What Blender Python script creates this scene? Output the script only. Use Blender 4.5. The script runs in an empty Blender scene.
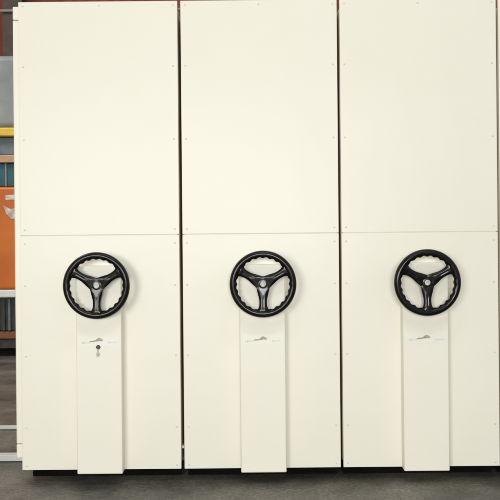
import bpy, bmesh, math, random
from mathutils import Vector, Matrix
random.seed(4)
R = math.radians
sc = bpy.context.scene
COL = sc.collection

# ------------------------------------------------------------------ helpers
def link(name, bm, mat, parent=None, smooth=False, bevel=0, seg=3):
    me = bpy.data.meshes.new(name)
    bmesh.ops.recalc_face_normals(bm, faces=bm.faces)
    bm.to_mesh(me); bm.free()
    o = bpy.data.objects.new(name, me)
    COL.objects.link(o)
    me.materials.append(mat)
    if parent: o.parent = parent
    if bevel:
        b = o.modifiers.new('bevel', 'BEVEL'); b.width = bevel; b.segments = seg
        b.limit_method = 'ANGLE'; b.angle_limit = R(35)
        smooth = True
    if smooth:
        for p in me.polygons: p.use_smooth = True
        try:
            me.set_sharp_from_angle(angle=R(40) if not bevel else R(80))
        except Exception:
            pass
    return o

def box(bm, x0, x1, y0, y1, z0, z1):
    vs = [bm.verts.new(p) for p in
          [(x0,y0,z0),(x1,y0,z0),(x1,y1,z0),(x0,y1,z0),(x0,y0,z1),(x1,y0,z1),(x1,y1,z1),(x0,y1,z1)]]
    for f in [(0,3,2,1),(4,5,6,7),(0,1,5,4),(1,2,6,5),(2,3,7,6),(3,0,4,7)]:
        bm.faces.new([vs[i] for i in f])

def boxo(name, d, mat, parent=None, bevel=0, seg=3):
    bm = bmesh.new(); box(bm, *d)
    return link(name, bm, mat, parent, bevel=bevel, seg=seg)

def lathe_y(bm, cx, cz, prof, n=32):
    """prof: list of (radius, y); revolved about the depth axis through (cx, cz)"""
    rings = []
    for r, y in prof:
        if r < 1e-6:
            rings.append([bm.verts.new((cx, y, cz))])
        else:
            rings.append([bm.verts.new((cx + r*math.cos(2*math.pi*i/n), y, cz + r*math.sin(2*math.pi*i/n))) for i in range(n)])
    for a, b in zip(rings, rings[1:]):
        for i in range(n):
            j = (i+1) % n
            if len(a) == 1 and len(b) > 1: bm.faces.new((a[0], b[i], b[j]))
            elif len(b) == 1 and len(a) > 1: bm.faces.new((a[i], b[0], a[j]))
            elif len(a) > 1: bm.faces.new((a[i], b[i], b[j], a[j]))

def prism(bm, pts, y0, y1):
    a = [bm.verts.new((x, y0, z)) for x, z in pts]; b = [bm.verts.new((x, y1, z)) for x, z in pts]
    n = len(pts)
    bm.faces.new(a); bm.faces.new(b[::-1])
    for i in range(n):
        j = (i+1) % n
        bm.faces.new((a[i], b[i], b[j], a[j]))

def tag(o, label=None, cat=None, group=None, kind=None):
    if label: o['label'] = label
    if cat: o['category'] = cat
    if group: o['group'] = group
    if kind: o['kind'] = kind
    return o

def empty(name, loc=(0,0,0)):
    o = bpy.data.objects.new(name, None); COL.objects.link(o); o.location = loc
    o.empty_display_size = .1
    return o

def copy_tree(o, parent=None):
    c = o.copy(); COL.objects.link(c)
    if parent: c.parent = parent
    for ch in list(o.children): copy_tree(ch, c)
    return c

# ---------------------------------------------------------------- materials
def new_mat(name):
    m = bpy.data.materials.new(name); m.use_nodes = True
    return m, m.node_tree, m.node_tree.nodes['Principled BSDF']

def mat(name, c1, c2=None, scale=6, rough=.5, rough2=None, metal=0, bump=0, bscale=None, bdist=.01, stretch=(1,1,1), detail=5, lo=.35, hi=.65, spec=.5):
    m, nt, b = new_mat(name)
    N, L = nt.nodes, nt.links
    tc = N.new('ShaderNodeTexCoord'); mp = N.new('ShaderNodeMapping')
    mp.inputs['Scale'].default_value = stretch
    L.new(tc.outputs['Object'], mp.inputs['Vector'])
    no = N.new('ShaderNodeTexNoise'); no.inputs['Scale'].default_value = scale; no.inputs['Detail'].default_value = detail
    L.new(mp.outputs[0], no.inputs['Vector'])
    rp = N.new('ShaderNodeValToRGB')
    rp.color_ramp.elements[0].position = lo; rp.color_ramp.elements[1].position = hi
    rp.color_ramp.elements[0].color = (*c1, 1); rp.color_ramp.elements[1].color = (*(c2 or c1), 1)
    L.new(no.outputs['Fac'], rp.inputs[0]); L.new(rp.outputs[0], b.inputs['Base Color'])
    b.inputs['Roughness'].default_value = rough
    if rough2 is not None:
        mr = N.new('ShaderNodeMapRange'); mr.inputs['To Min'].default_value = rough; mr.inputs['To Max'].default_value = rough2
        L.new(no.outputs['Fac'], mr.inputs['Value']); L.new(mr.outputs[0], b.inputs['Roughness'])
    b.inputs['Metallic'].default_value = metal
    b.inputs['Specular IOR Level'].default_value = spec
    if bump:
        n2 = N.new('ShaderNodeTexNoise'); n2.inputs['Scale'].default_value = bscale or scale; n2.inputs['Detail'].default_value = 3
        L.new(mp.outputs[0], n2.inputs['Vector'])
        bp = N.new('ShaderNodeBump'); bp.inputs['Strength'].default_value = bump; bp.inputs['Distance'].default_value = bdist
        L.new(n2.outputs['Fac'], bp.inputs['Height']); L.new(bp.outputs[0], b.inputs['Normal'])
    return m

def floor_mat():
    m, nt, b = new_mat('concrete_floor')
    N, L = nt.nodes, nt.links
    tc = N.new('ShaderNodeTexCoord')
    a = N.new('ShaderNodeTexNoise'); a.inputs['Scale'].default_value = 1.9; a.inputs['Detail'].default_value = 8; a.inputs['Roughness'].default_value = .6
    f = N.new('ShaderNodeTexNoise'); f.inputs['Scale'].default_value = 60; f.inputs['Detail'].default_value = 6
    L.new(tc.outputs['Object'], a.inputs['Vector']); L.new(tc.outputs['Object'], f.inputs['Vector'])
    r1 = N.new('ShaderNodeValToRGB')
    r1.color_ramp.elements[0].position = .32; r1.color_ramp.elements[1].position = .7
    r1.color_ramp.elements[0].color = (.048, .045, .038, 1); r1.color_ramp.elements[1].color = (.25, .236, .20, 1)
    r2 = N.new('ShaderNodeValToRGB')
    r2.color_ramp.elements[0].position = .3; r2.color_ramp.elements[1].position = .7
    r2.color_ramp.elements[0].color = (.55, .55, .55, 1); r2.color_ramp.elements[1].color = (1.2, 1.19, 1.16, 1)
    L.new(a.outputs['Fac'], r1.inputs[0]); L.new(f.outputs['Fac'], r2.inputs[0])
    mx = N.new('ShaderNodeMix'); mx.data_type = 'RGBA'; mx.blend_type = 'MULTIPLY'; mx.inputs['Factor'].default_value = 1
    L.new(r1.outputs[0], mx.inputs['A']); L.new(r2.outputs[0], mx.inputs['B'])
    L.new(mx.outputs['Result'], b.inputs['Base Color'])
    mr = N.new('ShaderNodeMapRange'); mr.inputs['To Min'].default_value = .35; mr.inputs['To Max'].default_value = .75
    L.new(a.outputs['Fac'], mr.inputs['Value']); L.new(mr.outputs[0], b.inputs['Roughness'])
    bp = N.new('ShaderNodeBump'); bp.inputs['Strength'].default_value = .25; bp.inputs['Distance'].default_value = .004
    L.new(f.outputs['Fac'], bp.inputs['Height']); L.new(bp.outputs[0], b.inputs['Normal'])
    return m

M = {}
M['paint'] = mat('cream_enamel', (.812,.793,.684), (.84,.82,.716), scale=1.3, rough=.30, rough2=.44, bump=.28, bscale=2.1, bdist=.02, detail=4, spec=.32)
M['screw'] = mat('painted_screw_head', (.63,.62,.53), (.71,.70,.60), scale=80, rough=.5)
M['seam'] = mat('joint_shadow_paint', (.73,.72,.61), scale=3, rough=.6)
M['dark'] = mat('under_shade_black', (.003,.003,.003), (.007,.006,.005), scale=8, rough=.9, spec=.08)  # near-black, painted in for the shade beneath a unit
M['inner'] = mat('carcass_side_steel', (.52,.44,.31), (.60,.52,.38), scale=3, rough=.6)
M['black'] = mat('black_bakelite', (.002,.002,.0015), (.005,.0045,.004), scale=25, rough=.14, rough2=.28, spec=.30, bump=.05, bscale=120, bdist=.001)
M['cap'] = mat('pale_hub_metal', (.36,.35,.31), (.62,.61,.55), scale=60, rough=.35)
M['plate'] = mat('pale_nameplate_film', (.80,.79,.69), (.825,.815,.715), scale=30, rough=.35)
M['ink'] = mat('faded_blue_print', (.50,.535,.60), (.68,.695,.70), scale=90, rough=.5)
M['emblem'] = mat('bronze_emblem', (.30,.28,.22), (.48,.455,.38), scale=60, rough=.42)
M['lock'] = mat('dark_lock_barrel', (.03,.028,.022), (.06,.055,.045), scale=60, rough=.35, metal=.5)
M['key'] = mat('grey_key_steel', (.36,.355,.30), (.5,.49,.42), scale=60, rough=.4)
M['rail'] = mat('worn_steel_rail', (.50,.50,.47), (.68,.68,.65), scale=14, rough=.45, stretch=(.15,1,1))
M['bumper'] = mat('cream_rubber', (.75,.73,.62), scale=20, rough=.6)
M['wall'] = mat('red_brown_wall_sheet', (.24,.05,.025), (.33,.08,.04), scale=3, rough=.7, stretch=(1,1,.2))
M['post'] = mat('brown_steel_post', (.07,.05,.035), (.11,.085,.06), scale=5, rough=.6)
M['pipe'] = mat('grey_pipe', (.35,.32,.28), scale=9, rough=.5)
M['orange'] = mat('orange_enamel', (.52,.12,.008), (.66,.175,.012), scale=2.2, rough=.4, bump=.05, bscale=3)
M['grey'] = mat('blue_grey_hood', (.15,.17,.17), (.27,.28,.275), scale=2.5, rough=.5)
M['yellow'] = mat('yellow_rail_paint', (.62,.40,.03), (.72,.50,.06), scale=8, rough=.45)
M['steelblue'] = mat('blue_grey_band', (.07,.10,.12), (.14,.17,.19), scale=7, rough=.5)
M['tan'] = mat('tan_sill', (.42,.24,.14), (.52,.32,.20), scale=10, rough=.55)
M['teal'] = mat('teal_glass', (.03,.09,.115), (.05,.13,.15), scale=4, rough=.15)
M['white'] = mat('off_white_bar', (.72,.71,.66), (.80,.79,.74), scale=6, rough=.45)
M['grille'] = mat('dark_grille', (.018,.018,.017), (.04,.04,.037), scale=12, rough=.5)
M['rust'] = mat('rust_brown_strip', (.16,.055,.015), (.24,.09,.03), scale=9, rough=.6)
M['sticker'] = mat('scuffed_white_sticker', (.42,.33,.27), (.75,.71,.66), scale=14, rough=.55)
M['tyre'] = mat('black_rubber', (.015,.015,.014), (.03,.03,.028), scale=20, rough=.75)
M['floor'] = floor_mat()

# ------------------------------------------------------------- proportions
PX = 0.8/159                # metres per photo pixel on the panel plane, 4 m from the lens
D, F, HOR = 4.0, 4.0/PX, 240.0
H = (482-HOR)*PX            # lens height over the floor
def X(u, Y=0): return (u-250)*(D+Y)/F
def Z(v, Y=0): return H + (HOR-v)*(D+Y)/F

PITCH = .8
W = 0.7872                  # front panel width
TOP, SEAM, BOT = Z(0), Z(233.8), Z(468.2)

# ---------------------------------------------------------- the setting
fl = bmesh.new()
v = [fl.verts.new(p) for p in [(-30,-20,0),(30,-20,0),(30,40,0),(-30,40,0)]]; fl.faces.new(v)
tag(link('floor', fl, M['floor']), kind='structure')

bm = bmesh.new()            # ribbed sheet wall far behind
n = 90
pts = []
for i in range(n*2+1):
    x = -11 + i*.1
    pts.append((x, 9.0 if (i//2) % 2 == 0 else 9.05))
vs0 = [bm.verts.new((x,y,0)) for x,y in pts]; vs1 = [bm.verts.new((x,y,6.5)) for x,y in pts]
for i in range(len(pts)-1): bm.faces.new((vs0[i], vs0[i+1], vs1[i+1], vs1[i]))
tag(link('wall', bm, M['wall']), kind='structure')

xq = X(4.6, 8.2)
bm = bmesh.new()
box(bm, xq, xq+.30, 8.2, 8.22, 0, 6.4); box(bm, xq, xq+.30, 8.48, 8.5, 0, 6.4); box(bm, xq+.14, xq+.16, 8.22, 8.48, 0, 6.4)
pst = link('steel_post', bm, M['post'])
tag(pst, 'dark brown steel post in front of the red wall at upper left', 'post')
boxo('base_plate', (xq-.06, xq+.36, 8.14, 8.56, .004, .025), M['post'], pst)
bm = bmesh.new(); lz = Z(8, 8.1)
for k in range(1):
    seg = 12
    a = [bm.verts.new((-9, 8.13+.022*math.cos(t*2*math.pi/seg), lz+.022*math.sin(t*2*math.pi/seg))) for t in range(seg)]
    b = [bm.verts.new((1, 8.13+.022*math.cos(t*2*math.pi/seg), lz+.022*math.sin(t*2*math.pi/seg))) for t in range(seg)]
    for t in range(seg): bm.faces.new((a[t], a[(t+1)%seg], b[(t+1)%seg], b[t]))
tag(link('pipe', bm, M['pipe'], smooth=True), 'thin grey pipe running level across the dark post at upper left', 'pipe')

# floor rails under the row
def rail(y, w, h, label):
    bm = bmesh.new()
    box(bm, X(-260, y), 2.6, y, y+w, .004, h)
    r = link('floor_rail', bm, M['rail'], bevel=.004)
    tag(r, label, 'rail', 'steel rails on the floor')
    return r
rail(.40, .055, .040, 'front grey steel floor rail poking out by the bottom corner of the left unit')
rail(1.15, .05, .022, 'rear thin grey steel floor rail, further back on the concrete behind the front one')

# ------------------------------------------------------- orange machine behind
MY = 4.4
mx0, mx1 = X(13, MY)-1.75, X(13, MY)+.75
def mz(v): return Z(v, MY)
mc = empty('orange_machine', ((mx0+mx1)/2, MY+.8, 0))
tag(mc, 'orange machine with grey hood and yellow rail standing behind the left unit', 'machine')
cx, cy = (mx0+mx1)/2, MY+.8
def mbox(name, m, v_top, v_bot, dy=0, ins=0, depth=1.6, bevel=.01, parent=mc):
    return boxo(name, (mx0-cx+ins, mx1-cx-ins, -.8+dy, -.8+depth-dy, mz(v_bot), mz(v_top)), m, parent, bevel)
mbox('hood', M['grey'], 52, 125.5, 0.03, .02, bevel=.06)
yr = mbox('yellow_rail', M['yellow'], 125.8, 134.5, -.05, -.04, bevel=.015)
mbox('upper_band', M['steelblue'], 134.8, 152.5, .03, .02)
mbox('sill', M['tan'], 152.8, 160.5, -.02, -.02)
wd = mbox('window', M['teal'], 160.8, 184, .03, .02)
for k in range(9):
    xx = X(6, MY) - cx - 1.5 + k*.3 + 0.0
    if mx0-cx+.05 < xx < mx1-cx-.05:
        boxo('mullion', (xx-.008, xx+.008, -.8+.012, -.8+.029, mz(184), mz(160.8)), M['grey'], wd)
body = mbox('body', M['orange'], 184.4, 287, 0, 0, bevel=.03)
# white scuffed sticker on the body
bm = bmesh.new()
sx = X(9, MY)-cx
prism(bm, [(sx-.035, mz(193)), (sx+.15, mz(192)), (sx+.15, mz(197.5)), (sx-.03, mz(197.5))], -.804, -.8005)
prism(bm, [(sx-.06, mz(203)), (sx-.02, mz(205)), (sx+.02, mz(207)), (sx+.15, mz(204)), (sx+.16, mz(216)), (sx+.03, mz(217)), (sx-.02, mz(212))], -.804, -.8005)
link('sticker', bm, M['sticker'], body)
mbox('white_bar', M['white'], 287.4, 295, -.06, -.03, bevel=.012)
gr = mbox('grille', M['grille'], 295.4, 329, .04, .03)
for k in range(40):
    xx = mx0-cx+.08+k*.06
    boxo('rib', (xx-.012, xx+.012, -.8+.012, -.8+.039, mz(328.5), mz(297)), M['steelblue'] if k % 3 == 0 else M['grille'], gr)
mbox('lower_strip', M['rust'], 329.4, 337, .02, .01)
mbox('skirt', M['grille'], 337.4, 347, .05, .04)
for sx_ in (-1, 1):
    for sy_ in (-.45, .45):
        b = bmesh.new()
        lathe_y(b, 0, 0, [(0,-.06),(.09,-.06),(.10,-.05),(.10,.05),(.09,.06),(0,.06)], 24)
        w_ = link('wheel', b, M['tyre'], mc, smooth=True); w_.location = (sx_*.9, sy_, .10)

# ------------------------------------------------- one mobile shelving unit
unit = empty('mobile_shelving_unit', (0,0,0))
hw = W/2
lo = boxo('lower_panel', (-hw, hw, 0, .022, BOT, SEAM-.0012), M['paint'], unit, bevel=.0025)
up = boxo('upper_panel', (-hw, hw, 0, .022, SEAM+.0012, TOP), M['paint'], unit, bevel=.0025)
boxo('joint_strip', (-hw+.01, hw-.01, .0035, .021, SEAM-.0012, SEAM+.0012), M['seam'], unit)
boxo('carcass', (-hw-.001, hw+.001, .0225, 1.5, .10, Z(9)), M['inner'], unit)
bm = bmesh.new()             # added skirt plates, black to stand for the shade underneath, clear of the rails
prof = [(.112,.006),(.127,.006),(.127,.075),(1.44,.075),(1.44,.006),(1.455,.006),(1.455,.0995),(.112,.0995)]
a = [bm.verts.new((-hw+.01, y, z)) for y, z in prof]; b = [bm.verts.new((hw-.01, y, z)) for y, z in prof]
bm.faces.new(a); bm.faces.new(b[::-1])
for i in range(8): bm.faces.new((a[i], b[i], b[(i+1)%8], a[(i+1)%8]))
link('shade_skirt', bm, M['dark'], unit)

def screw(x, z, parent):
    b = bmesh.new()
    lathe_y(b, x, z, [(.0052,.001),(.0050,-.0010),(.0036,-.0020),(.0016,-.0021),(0,-.0010)], 14)
    link('screw', b, M['screw'], parent, smooth=True)
ins = .0225
for v in (4.2, 65, 138, 228):
    for s in (-1, 1): screw(s*(hw-ins), Z(v), up)
screw(0, Z(4.2), up)
for v in (242, 284, 354.5, 426, 464):
    for s in (-1, 1): screw(s*(hw-ins), Z(v), lo)

# column cover with its nameplate
CY = -.068
ccx = X(262.6, CY)-0.0      # column centre relative to a unit centred at X(260)
ccx = X(262.6, CY) - X(260.05)
ch = 22.7*(D+CY)/F
col = boxo('column_cover', (ccx-ch, ccx+ch, CY, -.0003, Z(472.8, CY), Z(264.5, CY)), M['paint'], unit, bevel=.005, seg=4)
zp = Z(340, CY)
bm = bmesh.new()
pw, ph = 20.4*(D+CY)/F, 5.0*(D+CY)/F
r_ = .008; pts = []
for qx, qz, a0 in ((pw-r_, ph-r_, 0), (-pw+r_, ph-r_, 90), (-pw+r_, -ph+r_, 180), (pw-r_, -ph+r_, 270)):
    for t in range(5):
        a = R(a0 + t*22.5); pts.append((ccx+qx+r_*math.cos(a), zp+qz+r_*math.sin(a)))
prism(bm, pts, CY-.0009, CY-.0002)
link('nameplate', bm, M['plate'], col)
# worn, unreadable print either side of the emblem
rr = random.Random(9)
u = (D+CY)/F
for x0, x1 in ((-17.5, -9.5), (9.5, 16.5)):
    bm = bmesh.new()
    x = x0
    while x < x1:
        w = rr.uniform(.5, 1.2); h = rr.uniform(.6, 1.4); dz = rr.uniform(-.25, .25)
        prism(bm, [(ccx+x*u, zp+(-1.2+dz-h)*u), (ccx+(x+w)*u, zp+(-1.2+dz-h)*u), (ccx+(x+w)*u, zp+(-1.2+dz+h)*u), (ccx+x*u, zp+(-1.2+dz+h)*u)], CY-.0013, CY-.0008)
        x += w + rr.uniform(.2, .45)
    link('worn_print', bm, M['ink'], col)
# swooping emblem: flat tail on the left rising to a rounded wing on the right
E = [(-10.5,-.6),(-8.6,.35),(-6,.6),(-3.8,1.0),(-2,2.3),(-.6,3.6),(.8,4.1),(1.7,3.3),(2.6,3.4),(4.2,2.0),(5.2,.9),(4.0,.5),(3.0,-.3),(1.2,.4),(-.8,-.2),(-3,-.6),(-6,-1.0),(-9,-1.1)]
bm = bmesh.new()
prism(bm, [(ccx+x*u*.92, zp+(z*.82+.4)*u) for x, z in E], CY-.0035, CY-.0010)
link('emblem', bm, M['emblem'], col, bevel=.0009, seg=2)

# handwheel
RY = -.131; HY = -.120
wx = X(262.0, RY) - X(260.05); wz = Z(284.2, RY)
q = (D+RY)/F
NM, NN = 240, 20
ma, mi = 29.9*q, 3.6*q
bm = bmesh.new(); ring = []
for i in range(NM):
    th = 2*math.pi*i/NM
    row = []
    for j in range(NN):
        ph_ = 2*math.pi*j/NN
        inner = max(0, -math.cos(ph_))
        sc_ = 1 + inner*(.15*math.cos(24*th)) 
        rad = ma + mi*sc_*math.cos(ph_)
        row.append(bm.verts.new((wx + rad*math.cos(th), RY + mi*.95*math.sin(ph_), wz + rad*math.sin(th))))
    ring.append(row)
for i in range(NM):
    for j in range(NN):
        bm.faces.new((ring[i][j], ring[(i+1)%NM][j], ring[(i+1)%NM][(j+1)%NN], ring[i][(j+1)%NN]))
lathe_y(bm, wx, wz, [(.028, CY-.0002), (.028, CY-.012), (.022, CY-.014), (.022, HY+.012), (.030, HY+.008), (.0345, HY+.004), (.0352, HY-.003), (.0340, HY-.0065), (.0310, HY-.0090), (.026, HY-.0107), (.020, HY-.0118), (.012, HY-.0123), (0, HY-.0123)], 48)
wheel = link('handwheel', bm, M['black'], unit, smooth=True)
for k, ang in enumerate((270, 30, 150)):
    bm = bmesh.new()
    NR, NS = 44, 16
    front, back = [], []
    for i in range(NR+1):
        r = 2.4 + (27.9-2.4)*i/NR
        wdt = 3.6 + 4.4*math.exp(-(27.6-r)/2.3)
        phm = R(60)
        if r > 7.8:
            pa, pb, kk = math.degrees(math.asin(min(1, wdt/r))), 60 - 17.6*math.sqrt(r-7.8), 3.5
            phm = R(min(60, kk*math.log(math.exp(pa/kk) + math.exp(pb/kk))))
        t = min(1, max(0, (r-4)/9)); t = t*t*(3-2*t)
        g1 = min(1, max(0, (r-10)/6)); g2 = min(1, max(0, (26.5-r)/4)); gw = (g1*g1*(3-2*g1))*(g2*g2*(3-2*g2))
        yb = HY + (RY-HY)*min(1, r/26)
        fr, bk = [], []
        for j in range(NS+1):
            s = -1 + 2*j/NS
            a = R(ang) + s*phm
            dome = .0095*(1 - t*(abs(s)**2.6)*.85)
            dome -= .0018*gw*math.exp(-(s/.32)**2)
            p = (wx + r*q*math.cos(a), yb - dome, wz + r*q*math.sin(a))
            fr.append(bm.verts.new(p)); bk.append(bm.verts.new((p[0], yb+.006, p[2])))
        front.append(fr); back.append(bk)
    for i in range(NR):
        for j in range(NS):
            bm.faces.new((front[i][j], front[i][j+1], front[i+1][j+1], front[i+1][j]))
            bm.faces.new((back[i][j], back[i+1][j], back[i+1][j+1], back[i][j+1]))
        for j in (0, NS):
            bm.faces.new((front[i][j], front[i+1][j], back[i+1][j], back[i][j]))
    for i in (0, NR):
        for j in range(NS):
            bm.faces.new((front[i][j], front[i][j+1], back[i][j+1], back[i][j]))
    link('spoke', bm, M['black'], wheel, smooth=True)
bm = bmesh.new()
lathe_y(bm, wx, wz, [(.0142, HY-.0115), (.0142, HY-.0132), (.0130, HY-.0148), (.0085, HY-.0153), (.0075, HY-.0136), (.004, HY-.0134), (0, HY-.0134)], 28)
link('hub_cap', bm, M['cap'], wheel, smooth=True)

# the copies along the row
GR = 'cream mobile shelving units in a row'
units = [unit]
for k in range(3): units.append(copy_tree(unit))
lab = ['left cream mobile shelving unit, with a keyhole lock and key under its nameplate',
       'middle cream mobile shelving unit, without a lock, between the other two units',
       'right cream mobile shelving unit, without a lock, its handwheel nearest the photo right edge',
       'cream mobile shelving unit showing only a sliver at the right edge of the photo']
for i, o in enumerate(units):
    o.location = (X(260.05) + (i-1)*PITCH + (0, .003, .0035, .002)[i], 0, 0)
    tag(o, lab[i], 'shelving unit', GR)

for ch_ in units[0].children:      # the left unit's drive sits a little nearer its outer side
    if ch_.name.split('.')[0] in ('column_cover', 'handwheel'): ch_.location.x = -.015 if ch_.name.startswith('col') else -.008
for ch_ in units[1].children:
    if ch_.name.startswith('column_cover'): ch_.location.x = -.007
# what only the left unit has: lock and key, an end panel, a bumper
u1 = units[0]
col1 = [c for c in u1.children if c.name.startswith('column_cover')][0]
lx, lz_ = ccx - .5*u, Z(345.7, CY)
b = bmesh.new()
lathe_y(b, lx, lz_, [(.0105, CY-.0002), (.0105, CY-.004), (.0085, CY-.006), (.0085, CY-.0045), (0, CY-.0045)], 24)
link('lock', b, M['lock'], col1, smooth=True)
b = bmesh.new()
kz = Z(352.6, CY); kx = lx - .4*u
prism(b, [(kx-.0025, lz_-.008), (kx+.0025, lz_-.008), (kx+.003, kz+.008), (kx+.0072, kz+.005), (kx+.0072, kz-.007), (kx+.004, kz-.011), (kx-.004, kz-.011), (kx-.0072, kz-.007), (kx-.0072, kz+.005), (kx-.003, kz+.008)], CY-.007, CY-.004)
link('key', b, M['key'], col1, bevel=.0008, seg=2)
EX = .013                    # the left unit's front sheets run a little wider on their outer side
for p in u1.children:
    if p.name.split('.')[0] in ('upper_panel', 'lower_panel', 'joint_strip'):
        p.data = p.data.copy()
        for vv in p.data.vertices:
            if vv.co.x < -.3: vv.co.x -= EX
        for scw in p.children:
            if scw.data.vertices[0].co.x < -.3: scw.location.x = -EX
e0, e1 = -hw-EX-.036, -hw-.0015
boxo('end_panel', (e0, e1, .0235, 1.5, Z(443), Z(17.2)), M['paint'], u1, bevel=.006)
boxo('corner_cap', (e0, e1, .0235, 1.5, Z(16.6), Z(3)), M['paint'], u1, bevel=.006)
boxo('corner_cap', (e0, e1, .0235, 1.5, Z(457.5), Z(443.5)), M['paint'], u1, bevel=.006)
boxo('bumper', (hw+.0012, hw+.0122, .03, .075, Z(449.3), Z(446.6)), M['bumper'], u1, bevel=.002)

# ------------------------------------------------------------------ lights
def area(name, loc, target, sx, sy, power, color):
    l = bpy.data.lights.new(name, 'AREA'); l.shape = 'RECTANGLE'; l.size = sx; l.size_y = sy; l.energy = power; l.color = color
    o = bpy.data.objects.new(name, l); COL.objects.link(o); o.location = loc
    o.rotation_euler = (Vector(target)-Vector(loc)).to_track_quat('-Z', 'Y').to_euler()
    return o
area('key_lamp', (-2.3, -7.6, 1.75), (.8, 0, .8), 1.9, 1.5, 194, (1, .995, .97))
area('window_lamp', (.35, -8.2, 1.75), (.2, 0, 1.0), 1.4, 1.1, 206, (1, 1, .98))
area('overhead_fill', (.4, -3.6, 5.6), (.2, -1.2, 0), 3.2, .5, 45, (1, .985, .95))  # unseen source, added overhead for highlights along upper edges
area('background_fill', (-4.0, 1.2, 6.0), (-2.6, 4.2, 1.2), 2.5, 1.5, 170, (1, .97, .92))  # unseen fill, added to brighten the machine and the background
w = bpy.data.worlds.new('World'); sc.world = w; w.use_nodes = True
bg = w.node_tree.nodes['Background']; bg.inputs[0].default_value = (1, .99, .96, 1); bg.inputs[1].default_value = .50

# ------------------------------------------------------------------ camera
cd = bpy.data.cameras.new('camera'); cam = bpy.data.objects.new('camera', cd); COL.objects.link(cam)
cam.location = (0, -D, H)
cam.rotation_euler = (R(90), R(.53), 0)
cd.sensor_width = 36; cd.lens = F*36/500
cd.shift_y = -(250-HOR)/500
cd.clip_start = .05; cd.clip_end = 200
sc.camera = cam
sc.view_settings.view_transform = 'Standard'; sc.view_settings.look = 'None'
sc.view_settings.exposure = 0; sc.view_settings.gamma = 1
